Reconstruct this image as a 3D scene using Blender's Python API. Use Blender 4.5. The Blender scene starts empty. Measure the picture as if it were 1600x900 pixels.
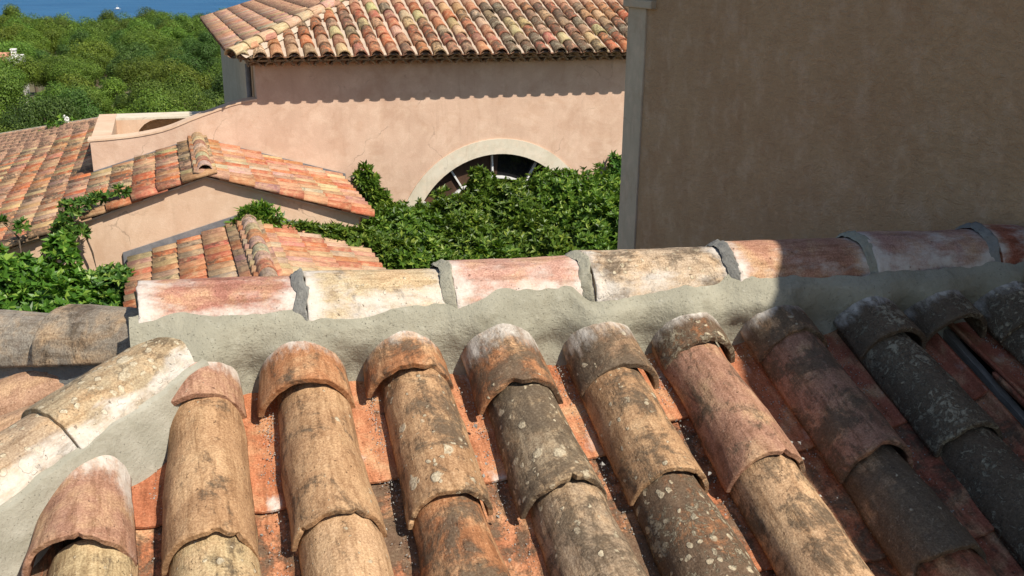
import bpy, math, random
from mathutils import Vector, Matrix, noise, Quaternion
R = math.radians
SC = bpy.context.scene
COL = SC.collection
rnd = random.Random(7)

# ------------------------------------------------------------------ camera, sky, sun, exposure
YAW, PITCH, ROLL = R(16.7), R(17.9), R(.75)
cam_d = bpy.data.cameras.new('camera'); cam = bpy.data.objects.new('camera', cam_d); COL.objects.link(cam)
fw = Vector((math.sin(YAW)*math.cos(PITCH), math.cos(YAW)*math.cos(PITCH), -math.sin(PITCH)))
rt = Vector((math.cos(YAW), -math.sin(YAW), 0)); up = rt.cross(fw)
rt2 = rt*math.cos(ROLL)+up*math.sin(ROLL); up2 = -rt*math.sin(ROLL)+up*math.cos(ROLL)
cam.matrix_world = Matrix(((rt2.x, up2.x, -fw.x, -.566), (rt2.y, up2.y, -fw.y, -2.222), (rt2.z, up2.z, -fw.z, .669), (0, 0, 0, 1)))
cam_d.sensor_width = 36; cam_d.lens = 1565/1600*36
cam_d.clip_start = .05; cam_d.clip_end = 30000
SC.camera = cam

EL, PSI = R(50), R(33)
W = bpy.data.worlds.new('World'); SC.world = W; W.use_nodes = True
wn = W.node_tree; bg = wn.nodes['Background']
sky = wn.nodes.new('ShaderNodeTexSky'); sky.sky_type = 'NISHITA'; sky.sun_disc = False
sky.sun_elevation = EL; sky.sun_rotation = math.pi-PSI; sky.air_density = 1.0; sky.dust_density = .6; sky.altitude = 60
wn.links.new(sky.outputs[0], bg.inputs[0]); bg.inputs[1].default_value = .088
sun_d = bpy.data.lights.new('sun', 'SUN'); sun = bpy.data.objects.new('sun', sun_d); COL.objects.link(sun)
to_sun = Vector((math.sin(PSI)*math.cos(EL), -math.cos(PSI)*math.cos(EL), math.sin(EL)))
sun.rotation_euler = to_sun.to_track_quat('Z', 'Y').to_euler(); sun.location = to_sun*40
sun_d.energy = 4.6; sun_d.angle = R(.53); sun_d.color = (1, .93, .82)
SC.view_settings.view_transform = 'Standard'; SC.view_settings.look = 'None'
SC.view_settings.exposure = .5; SC.view_settings.gamma = 1

# ------------------------------------------------------------------ node helpers
class NT:
    def __init__(s, name):
        s.m = bpy.data.materials.new(name); s.m.use_nodes = True; s.t = s.m.node_tree
        s.b = s.t.nodes['Principled BSDF']; s.out = s.t.nodes['Material Output']
    def n(s, typ, **kw):
        x = s.t.nodes.new('ShaderNode'+typ)
        for k, v in kw.items(): setattr(x, k, v)
        return x
    def put(s, sock, v):
        if hasattr(v, 'links'): s.t.links.new(v, sock)
        elif isinstance(v, (tuple, list)) and len(v) == 3 and sock.type == 'RGBA': sock.default_value = (*v, 1)
        else: sock.default_value = v
    def math(s, op, a, b=0, c=None, clamp=False):
        x = s.n('Math', operation=op, use_clamp=clamp); s.put(x.inputs[0], a); s.put(x.inputs[1], b)
        if c is not None: s.put(x.inputs[2], c)
        return x.outputs[0]
    def noise(s, co, scale, detail=4, rough=.55, dist=0):
        x = s.n('TexNoise'); s.put(x.inputs['Vector'], co); x.inputs['Scale'].default_value = scale
        x.inputs['Detail'].default_value = detail; x.inputs['Roughness'].default_value = rough; x.inputs['Distortion'].default_value = dist
        return x.outputs['Fac']
    def mix(s, f, a, b, mode='MIX'):
        x = s.n('Mix', data_type='RGBA', blend_type=mode); s.put(x.inputs[0], f); s.put(x.inputs[6], a); s.put(x.inputs[7], b)
        return x.outputs[2]
    def step(s, v, lo, hi, a=0, b=1):
        x = s.n('MapRange', interpolation_type='SMOOTHSTEP'); s.put(x.inputs[0], v)
        for i, q in enumerate((lo, hi, a, b)): s.put(x.inputs[1+i], q)
        return x.outputs[0]
    def scale(s, co, v):
        x = s.n('Mapping'); s.put(x.inputs[0], co); x.inputs['Scale'].default_value = v; return x.outputs[0]
    def bump(s, h, strength, dist):
        x = s.n('Bump'); x.inputs['Strength'].default_value = strength; x.inputs['Distance'].default_value = dist; s.put(x.inputs['Height'], h)
        s.t.links.new(x.outputs[0], s.b.inputs['Normal'])
    def fin(s, col, rough=.85, spec=.3):
        s.put(s.b.inputs['Base Color'], col); s.put(s.b.inputs['Roughness'], rough); s.b.inputs['Specular IOR Level'].default_value = spec
        return s.m

def mat_tile():
    s = NT('weathered_clay')
    oi = s.n('ObjectInfo'); tc = s.n('TexCoord')
    off = s.n('VectorMath', operation='SCALE'); off.inputs[0].default_value = (37, 91, 53); s.put(off.inputs['Scale'], oi.outputs['Random'])
    add = s.n('VectorMath', operation='ADD'); s.put(add.inputs[0], tc.outputs['Object']); s.put(add.inputs[1], off.outputs[0])
    co = add.outputs[0]
    def oatt(nm):
        a = s.n('Attribute', attribute_type='OBJECT', attribute_name=nm); return a.outputs['Fac']
    film, spots = oatt('film'), oatt('spots')
    lime = s.n('Attribute', attribute_type='GEOMETRY', attribute_name='lime').outputs['Fac']
    base = oi.outputs['Color']
    n1 = s.noise(co, 11, 6, .62, .4)
    n2 = s.noise(s.scale(co, (55, 7, 55)), 1, 6, .7, .5)
    n3 = s.noise(co, 42, 5, .65)
    fine = s.noise(co, 240, 5, .7)
    c = s.mix(s.step(n1, .42, .72), base, s.mix(.7, base, (.64, .43, .24)))          # sandy bloom
    c = s.mix(s.step(n1, .5, .25, 0, .75), c, s.mix(.5, base, (.16, .075, .035), 'MIX'))
    c = s.mix(s.step(n2, .42, .66, 0, .6), c, s.mix(1, c, (.46, .38, .30), 'MULTIPLY'))
    c = s.mix(s.step(n3, .55, .75, 0, .45), c, (.20, .12, .07))
    # dark biological film
    fv = s.math('ADD', s.math('MULTIPLY', s.noise(co, 9.5, 10, .76, .6), .72), s.math('MULTIPLY', s.math('ADD', n2, n3), .14))
    th = s.math('SUBTRACT', .72, s.math('MULTIPLY', film, .46))
    fm = s.step(fv, s.math('SUBTRACT', th, .045), s.math('ADD', th, .06))
    fcol = s.mix(s.noise(co, 55, 4, .7), (.036, .026, .018), (.20, .15, .098))
    c = s.mix(s.math('MULTIPLY', fm, .88), c, fcol)
    # pale lichen rosettes
    warp = s.n('VectorMath', operation='ADD'); s.put(warp.inputs[0], co)
    wv = s.n('TexNoise'); s.put(wv.inputs['Vector'], co); wv.inputs['Scale'].default_value = 45
    ws = s.n('VectorMath', operation='SCALE'); s.put(ws.inputs[0], wv.outputs['Color']); ws.inputs['Scale'].default_value = .018
    s.put(warp.inputs[1], ws.outputs[0])
    lm = None
    for sc, amt in ((27, .85), (62, .95)):
        v = s.n('TexVoronoi', feature='F1'); s.put(v.inputs['Vector'], warp.outputs[0]); v.inputs['Scale'].default_value = sc
        sel = s.n('SeparateColor'); s.put(sel.inputs[0], v.outputs['Color'])
        rad = s.math('MULTIPLY', s.math('SUBTRACT', s.math('ADD', sel.outputs[0], s.math('MULTIPLY', spots, amt)), 1.0), 1.1)
        m = s.step(v.outputs['Distance'], rad, s.math('SUBTRACT', rad, .10))
        lm = m if lm is None else s.math('MAXIMUM', lm, m)
    lm = s.math('MULTIPLY', lm, s.step(n3, .3, .5, .35, .95))
    c = s.mix(lm, c, s.mix(n1, (.42, .34, .22), (.66, .58, .42)))
    # crusty pale lichen
    cr = s.step(s.math('ADD', s.noise(co, 48, 9, .8, 1.2), s.math('MULTIPLY', s.math('SUBTRACT', n1, .5), .5)), s.math('SUBTRACT', .66, s.math('MULTIPLY', oatt('crust'), .16)), s.math('SUBTRACT', .71, s.math('MULTIPLY', oatt('crust'), .16)))
    c = s.mix(s.math('MULTIPLY', cr, s.math('MULTIPLY', oatt('crust'), .95)), c, s.mix(n3, (.26, .22, .15), (.50, .44, .31)))
    # grain
    c = s.mix(s.step(fine, .40, .60, .62, 0), c, s.mix(1, c, (.50, .44, .40), 'MULTIPLY'))
    c = s.mix(s.step(s.noise(co, 120, 6, .75), .56, .72, 0, .40), c, s.mix(.5, c, (.75, .62, .45)))
    # lime wash from the mortar
    lv = s.math('ADD', lime, s.math('MULTIPLY', s.math('SUBTRACT', s.noise(s.scale(co, (1, .45, 1)), 34, 6, .7), .5), 1.3))
    lmask = s.math('MULTIPLY', s.step(lv, .34, .92), s.step(lime, .02, .2))
    c = s.mix(s.math('MULTIPLY', lmask, s.step(n3, .25, .6, .6, .95)), c, s.mix(n3, (.48, .43, .37), (.66, .61, .54)))
    h = s.math('ADD', s.math('MULTIPLY', fine, .22), s.math('ADD', s.math('MULTIPLY', n2, .35), s.math('ADD', s.math('MULTIPLY', n3, .9), s.math('MULTIPLY', fm, .35))))
    h = s.math('ADD', h, s.math('ADD', s.math('MULTIPLY', lm, .5), s.math('MULTIPLY', s.math('MULTIPLY', cr, oatt('crust')), .6)))
    pit = s.step(s.noise(co, 95, 3, .6), .67, .74)
    h = s.math('SUBTRACT', h, s.math('MULTIPLY', pit, .9))
    c = s.mix(s.math('MULTIPLY', pit, .6), c, s.mix(1, c, (.4, .33, .28), 'MULTIPLY'))
    s.bump(h, .85, .005)
    return s.fin(c, s.step(n3, .3, .7, .7, .95), .25)

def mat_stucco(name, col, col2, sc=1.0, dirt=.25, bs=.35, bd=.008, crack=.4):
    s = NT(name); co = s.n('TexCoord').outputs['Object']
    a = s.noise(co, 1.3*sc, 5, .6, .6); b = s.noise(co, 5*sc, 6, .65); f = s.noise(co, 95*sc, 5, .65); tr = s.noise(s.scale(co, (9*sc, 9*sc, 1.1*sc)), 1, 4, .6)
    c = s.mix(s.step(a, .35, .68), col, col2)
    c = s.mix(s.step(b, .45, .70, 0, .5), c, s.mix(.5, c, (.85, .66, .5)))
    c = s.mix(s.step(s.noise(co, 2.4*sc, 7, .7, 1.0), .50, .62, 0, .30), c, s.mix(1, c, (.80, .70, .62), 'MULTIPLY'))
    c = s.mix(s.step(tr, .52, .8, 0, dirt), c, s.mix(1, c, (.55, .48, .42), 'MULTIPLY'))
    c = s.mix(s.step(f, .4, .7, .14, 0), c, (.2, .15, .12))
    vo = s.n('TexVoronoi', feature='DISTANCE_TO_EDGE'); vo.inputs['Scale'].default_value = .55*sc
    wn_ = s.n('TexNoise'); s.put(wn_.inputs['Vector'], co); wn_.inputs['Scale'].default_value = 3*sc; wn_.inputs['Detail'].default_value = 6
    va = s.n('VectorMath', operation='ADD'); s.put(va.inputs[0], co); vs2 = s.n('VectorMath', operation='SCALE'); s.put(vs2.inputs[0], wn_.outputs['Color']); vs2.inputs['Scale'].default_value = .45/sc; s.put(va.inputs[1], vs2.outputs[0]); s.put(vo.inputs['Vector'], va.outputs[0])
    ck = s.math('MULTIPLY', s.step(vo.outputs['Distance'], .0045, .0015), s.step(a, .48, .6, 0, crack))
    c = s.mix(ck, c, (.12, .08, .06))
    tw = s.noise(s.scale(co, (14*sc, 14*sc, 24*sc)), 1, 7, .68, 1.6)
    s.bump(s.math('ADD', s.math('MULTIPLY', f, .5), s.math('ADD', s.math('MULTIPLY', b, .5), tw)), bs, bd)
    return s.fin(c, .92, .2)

def mat_mortar(name, c1, c2, rough_amt=.6):
    s = NT(name); co = s.n('TexCoord').outputs['Object']
    a = s.noise(co, 7, 6, .6, .5); g = s.noise(co, 160, 4, .7); b = s.noise(co, 36, 5, .6)
    c = s.mix(s.step(a, .35, .7), c1, c2)
    pit = s.step(s.noise(co, 260, 2, .5), .66, .74)
    c = s.mix(s.math('MULTIPLY', pit, .55), c, (.12, .11, .09))
    c = s.mix(s.step(b, .56, .75, 0, .35), c, s.mix(.5, c, (.6, .58, .5)))
    tr = s.noise(s.scale(co, (18, 34, 30)), 1, 6, .65, 1.2)
    c = s.mix(s.step(s.noise(co, 16, 7, .7, .8), .52, .66, 0, .30), c, s.mix(1, c, (.62, .58, .52), 'MULTIPLY'))
    h = s.math('ADD', s.math('ADD', s.math('MULTIPLY', g, .6), s.math('MULTIPLY', tr, .45)), s.math('SUBTRACT', s.math('MULTIPLY', b, 1.2), s.math('MULTIPLY', pit, .6)))
    s.bump(h, rough_amt, .005)
    return s.fin(c, .93, .2)

def mat_leaf(name, dark, mid, light, rough=.38, trans=.25):
    s = NT(name); oi = s.n('ObjectInfo'); g = s.n('NewGeometry')
    r = g.outputs['Random Per Island']
    c = s.mix(s.step(r, .0, .6), dark, mid); c = s.mix(s.step(r, .7, 1.0, 0, .9), c, light)
    hsv = s.n('HueSaturation'); s.put(hsv.inputs['Color'], c)
    s.put(hsv.inputs['Hue'], s.step(oi.outputs['Random'], 0, 1, .485, .515)); s.put(hsv.inputs['Value'], s.step(oi.outputs['Random'], 0, 1, .8, 1.25))
    c = s.mix(1, hsv.outputs[0], oi.outputs['Color'], 'MULTIPLY')
    s.fin(c, rough, .3)
    tr = s.n('BsdfTranslucent'); s.put(tr.inputs['Color'], s.mix(1, c, (1.25, 1.35, .5), 'MULTIPLY'))
    mx = s.n('MixShader'); mx.inputs[0].default_value = trans
    s.t.links.new(s.b.outputs[0], mx.inputs[1]); s.t.links.new(tr.outputs[0], mx.inputs[2]); s.t.links.new(mx.outputs[0], s.out.inputs[0])
    return s.m

def mat_plain(name, c1, c2, sc=8, rough=.8, bs=.3, bd=.004, spec=.3, stretch=(1, 1, 1)):
    s = NT(name); co = s.scale(s.n('TexCoord').outputs['Object'], stretch)
    a = s.noise(co, sc, 6, .6, .3); f = s.noise(co, sc*9, 4, .6)
    c = s.mix(s.step(a, .35, .68), c1, c2); c = s.mix(s.step(f, .45, .7, .25, 0), c, s.mix(1, c, (.5, .5, .5), 'MULTIPLY'))
    s.bump(s.math('ADD', a, s.math('MULTIPLY', f, .5)), bs, bd)
    return s.fin(c, rough, spec)

TILE = mat_tile()
STUCCO = mat_stucco('rose_stucco', (.555, .375, .27), (.635, .44, .322))
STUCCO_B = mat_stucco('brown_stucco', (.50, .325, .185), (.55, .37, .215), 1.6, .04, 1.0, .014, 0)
STUCCO_C = mat_stucco('ochre_stucco', (.60, .41, .28), (.67, .48, .335))
RENDER = mat_stucco('stone_grey_render', (.47, .40, .295), (.53, .455, .335), 2.0, .35, .3, .004)
PALE = mat_stucco('pale_render', (.58, .52, .40), (.66, .60, .48), 2.0, .3, .25, .004)
MORTAR = mat_mortar('grey_mortar', (.265, .25, .19), (.345, .325, .25), .9)
MORTAR_D = mat_mortar('rough_dark_mortar', (.17, .165, .15), (.27, .26, .23), 1.0)
OLDMORTAR = mat_mortar('old_pink_mortar', (.42, .33, .25), (.52, .42, .32), .8)
LEAF = mat_leaf('glossy_leaf', (.04, .09, .011), (.10, .195, .022), (.27, .36, .055), .42, .3)
LEAF_V = mat_leaf('vine_leaf', (.03, .07, .012), (.07, .14, .022), (.22, .28, .05), .42, .28)
NEEDLE = mat_leaf('pine_needles', (.052, .092, .013), (.080, .132, .017), (.125, .178, .028), .6, .14)
BARK = mat_plain('bark', (.09, .065, .045), (.17, .13, .09), 14, .95, .8, .02)
DARKWOOD = mat_plain('dark_wood', (.055, .028, .016), (.10, .05, .028), 6, .7, .3, .003, .3, (1, 1, .2))
WHITEP = mat_plain('white_paint', (.74, .73, .70), (.8, .79, .76), 20, .5, .1, .001)
LEAD = mat_plain('lead_flashing', (.16, .16, .17), (.24, .23, .23), 9, .6, .3, .003)
DECK = mat_plain('old_boarding', (.035, .028, .022), (.07, .055, .04), 12, .95, .5, .004, .2, (8, 1, 8))
LATH = mat_plain('grey_lath', (.22, .19, .16), (.34, .29, .24), 14, .9, .5, .002, .2, (8, 1, 8))
DIRT = mat_plain('dry_earth', (.10, .09, .05), (.16, .14, .08), .2, .95, .4, .1)
PETAL = mat_plain('petal', (.75, .74, .70), (.8, .79, .74), 30, .6)
def mat_glass():
    s = NT('dark_window_glass'); s.fin((.012, .012, .013), .05, .5); return s.m
GLASS = mat_glass()
def mat_sea():
    s = NT('sea_water'); co = s.n('TexCoord').outputs['Object']
    w = s.noise(s.scale(co, (1, 2.2, 1)), .06, 6, .6, .4); w2 = s.noise(s.scale(co, (1, 3, 1)), .011, 4, .6)
    s.bump(w, .9, 3)
    return s.fin(s.mix(s.step(w2, .35, .65), (.018, .085, .185), (.03, .115, .23)), .5, .15)
SEA = mat_sea()

# ------------------------------------------------------------------ object helpers
def link(name, me, mat, parent=None, M=None, color=None):
    o = bpy.data.objects.new(name, me); COL.objects.link(o)
    if mat is not None and not me.materials: me.materials.append(mat)
    if parent: o.parent = parent
    if M is not None: o.matrix_basis = M
    if color: o.color = (*color, 1)
    return o
def mesh(name, v, f, smooth=False):
    me = bpy.data.meshes.new(name); me.from_pydata(v, [], f)
    if smooth: me.polygons.foreach_set('use_smooth', [True]*len(me.polygons))
    me.update(); return me
def mk(name, v, f, mat, parent=None, smooth=False, M=None): return link(name, mesh(name, v, f, smooth), mat, parent, M)
def tag(o, label=None, cat=None, group=None, kind=None):
    if label: o['label'] = label
    if cat: o['category'] = cat
    if group: o['group'] = group
    if kind: o['kind'] = kind
    return o
def empty(name, loc=(0, 0, 0), rz=0):
    o = bpy.data.objects.new(name, None); COL.objects.link(o); o.location = loc; o.rotation_euler = (0, 0, rz); o.empty_display_size = .2; return o
def boxgeo(x0, y0, z0, x1, y1, z1, v=None, f=None):
    if v is None: v, f = [], []
    b = len(v)
    v += [(x0, y0, z0), (x1, y0, z0), (x1, y1, z0), (x0, y1, z0), (x0, y0, z1), (x1, y0, z1), (x1, y1, z1), (x0, y1, z1)]
    f += [tuple(b+i for i in q) for q in ((0, 3, 2, 1), (4, 5, 6, 7), (0, 1, 5, 4), (1, 2, 6, 5), (2, 3, 7, 6), (3, 0, 4, 7))]
    return v, f
def box(name, a, b, mat, parent=None, bevel=0):
    o = mk(name, *boxgeo(*a, *b), mat, parent)
    if bevel:
        m = o.modifiers.new('b', 'BEVEL'); m.width = bevel; m.segments = 2
    return o
def prism(name, poly, axis, a, b, mat, parent=None, smooth=False):
    """poly: 2-D outline, extruded along axis from a to b"""
    def P(p, t): return (t, p[0], p[1]) if axis == 'x' else (p[0], t, p[1]) if axis == 'y' else (p[0], p[1], t)
    n = len(poly); v = [P(p, a) for p in poly]+[P(p, b) for p in poly]
    f = [tuple(range(n)), tuple(range(2*n-1, n-1, -1))]+[(i, (i+1) % n, n+(i+1) % n, n+i) for i in range(n)]
    f = [tuple(reversed(q)) for q in f]
    o = mk(name, v, f, mat, parent)
    import bmesh
    bm = bmesh.new(); bm.from_mesh(o.data); bmesh.ops.recalc_face_normals(bm, faces=bm.faces); bm.to_mesh(o.data); bm.free()
    return o
def fr(P, ey, ez):
    ey = Vector(ey).normalized(); ez = Vector(ez); ez = (ez-ey*ez.dot(ey)).normalized(); ex = ey.cross(ez); P = Vector(P)
    return Matrix(((ex.x, ey.x, ez.x, P.x), (ex.y, ey.y, ez.y, P.y), (ex.z, ey.z, ez.z, P.z), (0, 0, 0, 1)))
def nz(x, y, z): return noise.noise(Vector((x, y, z)))
def sst(a, b, x):
    t = max(0, min(1, (x-a)/(b-a))); return t*t*(3-2*t)

def tile_mesh(name, L, w0, w1, hr=1.0, th=.013, nu=30, nv=40, amp=.003, lip=.004, seed=0, limefn=None, phim=R(86), flip=False, cuts=()):
    """barrel tile: lip (wide end, w0) at y=0, narrow end (w1) at y=L; convex up, or a channel when flip"""
    ys = [0, .0022] + [.0022+(L-.0044)*k/nv for k in range(1, nv)] + [L-.0022, L]
    ins = [.0018, 0]+[0]*(nv-1)+[0, .0018]
    if nv <= 2: ys, ins = [0, L], [0, 0]
    v, lime = [], []; N = 2*(nu+1)
    for j, y in enumerate(ys):
        t = y/L; r = (w0+(w1-w0)*t)/2
        for side in (0, 1):
            for i in range(nu+1):
                a = -phim+2*phim*(i if side == 0 else nu-i)/nu
                rr = r-ins[j] if side == 0 else r-th+ins[j]
                x = rr*math.sin(a); z = hr*rr*math.cos(a)-hr*r*math.cos(phim)
                yy = y
                if amp:
                    px, py, pz = r*math.sin(a), y, r*math.cos(a)
                    d = amp*(nz(px*7+seed, py*5, pz*7)*1.3+.45*nz(px*24+seed, py*16, pz*24))
                    if side == 0: d += .0012*nz(px*70, py*40+seed, pz*70)
                    x += d*math.sin(a); z += d*math.cos(a)
                    e = (1-t)**5
                    yy += lip*e*(nz(x*18, seed, 0)+.6*nz(x*55, seed, 3)) + .5*lip*t**5*nz(x*20, seed, 9)
                    for (ca, cw, cd) in cuts:   # chipped lip
                        yy += cd*e*max(0, 1-((a-ca)/cw)**2)**2
                v.append((x, yy, -z if flip else z)); lime.append(limefn(x, y, a) if limefn and (side == 0 or flip) else 0)
    f = []
    for j in range(len(ys)-1):
        for i in range(N):
            q = (j*N+i, j*N+(i+1) % N, (j+1)*N+(i+1) % N, (j+1)*N+i); f.append(q if flip else q[::-1])
    for j, s in ((0, 1), (len(ys)-1, 0)):
        for i in range(nu):
            q = (j*N+i, j*N+i+1, j*N+N-2-i, j*N+N-1-i)
            f.append(q if (s == 1) != flip else q[::-1])
    f = [tuple(reversed(q)) for q in f]
    me = mesh(name, v, f, True)
    nc = 2*nu; sm = [True]*(len(f)-nc)+[False]*nc
    me.polygons.foreach_set('use_smooth', sm)
    if limefn:
        at = me.attributes.new('lime', 'FLOAT', 'POINT'); at.data.foreach_set('value', lime)
    return me
def tprop(o, film, spots, crust=None):
    o['film'] = float(film); o['spots'] = float(spots); o['crust'] = float(crust if crust is not None else (.9 if film > .64 else .25 if film > .35 else .1))

# ================================================================== SETTING: ground, sea
def zt(x, y):
    d = y
    pts = [(-60, -5.2), (17, -5.2), (30, -8), (55, -15.5), (110, -20.5), (200, -22), (330, -22), (420, -34), (620, -66), (900, -80)]
    for (a, za), (b, zb) in zip(pts, pts[1:]):
        if d <= b:
            t = max(0, (d-a)/(b-a)); t = t*t*(3-2*t) if 0 else t; z = za+(zb-za)*t; break
    else: z = -80
    if d > 22: z += min(1, (d-22)/40)*1.6*nz(x*.013, y*.013, 4)
    return z
gv, gf = [], []
gx = [-900, -500, -300, -180, -120]+[-90+7.5*i for i in range(25)]+[120, 200, 320, 520, 900]
gy = [-60, -20, 0, 10]+[17+6*i for i in range(56)]+[370, 420, 500, 620, 760, 900]
for y in gy:
    for x in gx: gv.append((x, y, zt(x, y)))
nx = len(gx)
for j in range(len(gy)-1):
    for i in range(nx-1): a = j*nx+i; gf.append((a, a+1, a+nx+1, a+nx))
tag(mk('ground', gv, gf, DIRT, smooth=True), 'dry earth hillside under the pine wood', kind='structure')
tag(mk('sea', [(-16000, 380, -60), (16000, 380, -60), (16000, 25000, -60), (-16000, 25000, -60)], [(0, 1, 2, 3)], SEA), 'blue sea beyond the pine wood', kind='structure')

# ================================================================== TILED HOUSE (the roof in front)
S20, C20, TS = math.sin(R(20)), math.cos(R(20)), math.tan(R(20))
H0 = .065
UPV, NRM = Vector((0, C20, S20)), Vector((0, -S20, C20))
roofA = tag(empty('tile_roofed_house', (0, 0, -.7)), 'weathered terracotta barrel-tile roof with freshly mortared ridge in the foreground', 'house')
OFF = Matrix.Translation((0, 0, .7))
def fpart(name, me, mat, M, color=None): return link(name, me, mat, roofA, OFF @ M, color)
I4 = Matrix.Identity(4)
def crest_frame(X, Y, hc, tilt=0, twist=0):
    """frame of a front-slope tile whose lip crest passes (X, Y) on the crest plane"""
    P = Vector((X, Y, -H0+TS*Y))-NRM*hc
    ey = (UPV*math.cos(tilt)-NRM*math.sin(tilt)); ey = Matrix.Rotation(twist, 3, NRM) @ ey
    return fr(P, ey, NRM)
TAN, TAN2, ORG, BRN, PNK, YEL, GRY, DRK, RED = (.455, .275, .145), (.54, .35, .20), (.42, .19, .085), (.27, .175, .105), (.41, .225, .15), (.50, .385, .215), (.25, .205, .145), (.17, .12, .085), (.34, .12, .07)
# column: X of cap, X of first body, cap top, cap lip, row-1 lip, then looks: cap, row 1, row 2, row 3 (colour, film, spots)
COLS = [
 (-.850, -.850, None, None, -.574, None, (PNK, .22, .1), (YEL, .3, .25), (TAN, .3, .2)),
 (-.640, -.630, -.147, -.253, -.601, (PNK, .1, .1), (TAN, .31, .16), (YEL, .36, .38), (BRN, .3, .2)),
 (-.420, -.400, -.109, -.252, -.590, (ORG, .25, .05), (TAN, .35, .28), (TAN2, .24, .25), (TAN, .3, .2)),
 (-.191, -.181, -.116, -.231, -.577, (ORG, .32, .05), (TAN, .43, .46), (ORG, .46, .12), (BRN, .4, .2)),
 (.044, .049, -.141, -.313, -.592, (ORG, .42, .2), ((.33, .26, .17), .5, .45), ((.36, .27, .18), .42, .45), (TAN, .4, .3)),
 (.286, .274, -.138, -.295, -.596, (BRN, .40, .22), (TAN, .40, .42), (ORG, .66, .55), (ORG, .5, .3)),
 (.515, .497, -.144, -.240, -.600, (ORG, .55, .35), (PNK, .38, .18), (TAN2, .45, .12), (TAN, .4, .2)),
 (.763, .755, -.142, -.249, -.618, ((.36, .21, .12), .52, .2), (PNK, .48, .05), ((.32, .24, .16), .62, .30), (RED, .4, .1)),
 (1.030, 1.019, -.143, -.279, -.591, ((.33, .20, .12), .58, .1), ((.30, .23, .15), .66, .25), (BRN, .78, .05), (DRK, .8, .2)),
 (1.240, None, -.149, -.250, -.600, (BRN, .62, .15), None, None, (DRK, .8, .2)),
 (1.464, 1.462, -.135, -.270, -.600, (GRY, .7, .4), (GRY, .8, .4), (DRK, .9, .3), (DRK, .8, .2)),
]
k = 0
for ci, (xc, xb, ct, cl, l1, ck, *rows) in enumerate(COLS):
    k += 1
    if ck:
        L = (-.005-cl)/C20; seed = 31.7*k
        def lf(x, y, a, L=L, seed=seed, s0=(ct-cl)/C20): return max(0, min(1, (y-s0*.30)/(s0*.60)))*.72+.45*max(0, nz(x*25, y*25, seed))*(y/L)
        cut = ((R(rnd.uniform(-40, 40)), .25, .012),) if ci in (3, 4, 7) else ()
        me = tile_mesh('cap_tile', L, (.212 if ci == 2 else .198)+rnd.uniform(-.006, .008), .180, 1.22, .013, 40, 28, .0045, .006, seed, lf, R(76), cuts=cut)
        o = fpart('cap_tile', me, TILE, crest_frame(xc, cl, .097+.003*rnd.random(), R(rnd.uniform(-2.5, -.5)), R(rnd.uniform(-2.5, 2.5))), ck[0]); tprop(o, ck[1]+.10, ck[2]+.08)
    ylip = l1
    for ri, look in enumerate(rows):
        lip = ylip if ri == 0 else l1-.31*ri+rnd.uniform(-.02, .02)
        if ri == 1 and ci == 7: lip = -.867
        top = (cl+.115) if (ri == 0 and cl) else lip+.42
        if ci == 0: top = min(top, -.33 if ri == 0 else top)
        if ci == 0 and ri == 1: top = lip+.335
        if look is None: continue
        x = xb if xb else xc
        if ri > 0: x += rnd.uniform(-.008, .008)+.004*ri
        L = (top-lip)/C20; seed = 17.3*k+5*ri
        lf = None
        if ci == 0 and ri == 0:
            def lf(x, y, a, L=L): return max(0, 1.25*y/L-.35)+.5*sst(.7, 1.2, abs(a))*(1 if a < 0 else .6)
        cut = ((R(rnd.uniform(-70, 70)), rnd.uniform(.12, .3), rnd.uniform(.004, .010)), (R(rnd.uniform(-80, 80)), rnd.uniform(.05, .12), rnd.uniform(.006, .016))) if rnd.random() < .75 else ()
        me = tile_mesh('cover_tile', L, (.178 if ci else .188)+rnd.uniform(-.006, .009), .148+rnd.uniform(-.004, .006), 1.2, .0115, 36, 44, .0062, .0065, seed, lf, R(rnd.uniform(83, 88)), cuts=cut)
        o = fpart('cover_tile', me, TILE, crest_frame(x, lip, .112 if ci == 0 and ri == 1 else .100, R(rnd.uniform(1.4, 2.4)), R(rnd.uniform(-1.1, 1.1))), look[0]); tprop(o, look[1], look[2])
# two more covers low on the hip side
for x, lip, look in ((-1.09, -.93, TAN), (-1.09, -1.24, BRN), (-1.32, -1.24, TAN)):
    me = tile_mesh('cover_tile', .42, .195, .158, 1, .0125, 24, 24, .0035, .004, x*30+lip, None)
    o = fpart('cover_tile', me, TILE, crest_frame(x, lip, .089, R(1), 0), look); tprop(o, .3, .2)
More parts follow.
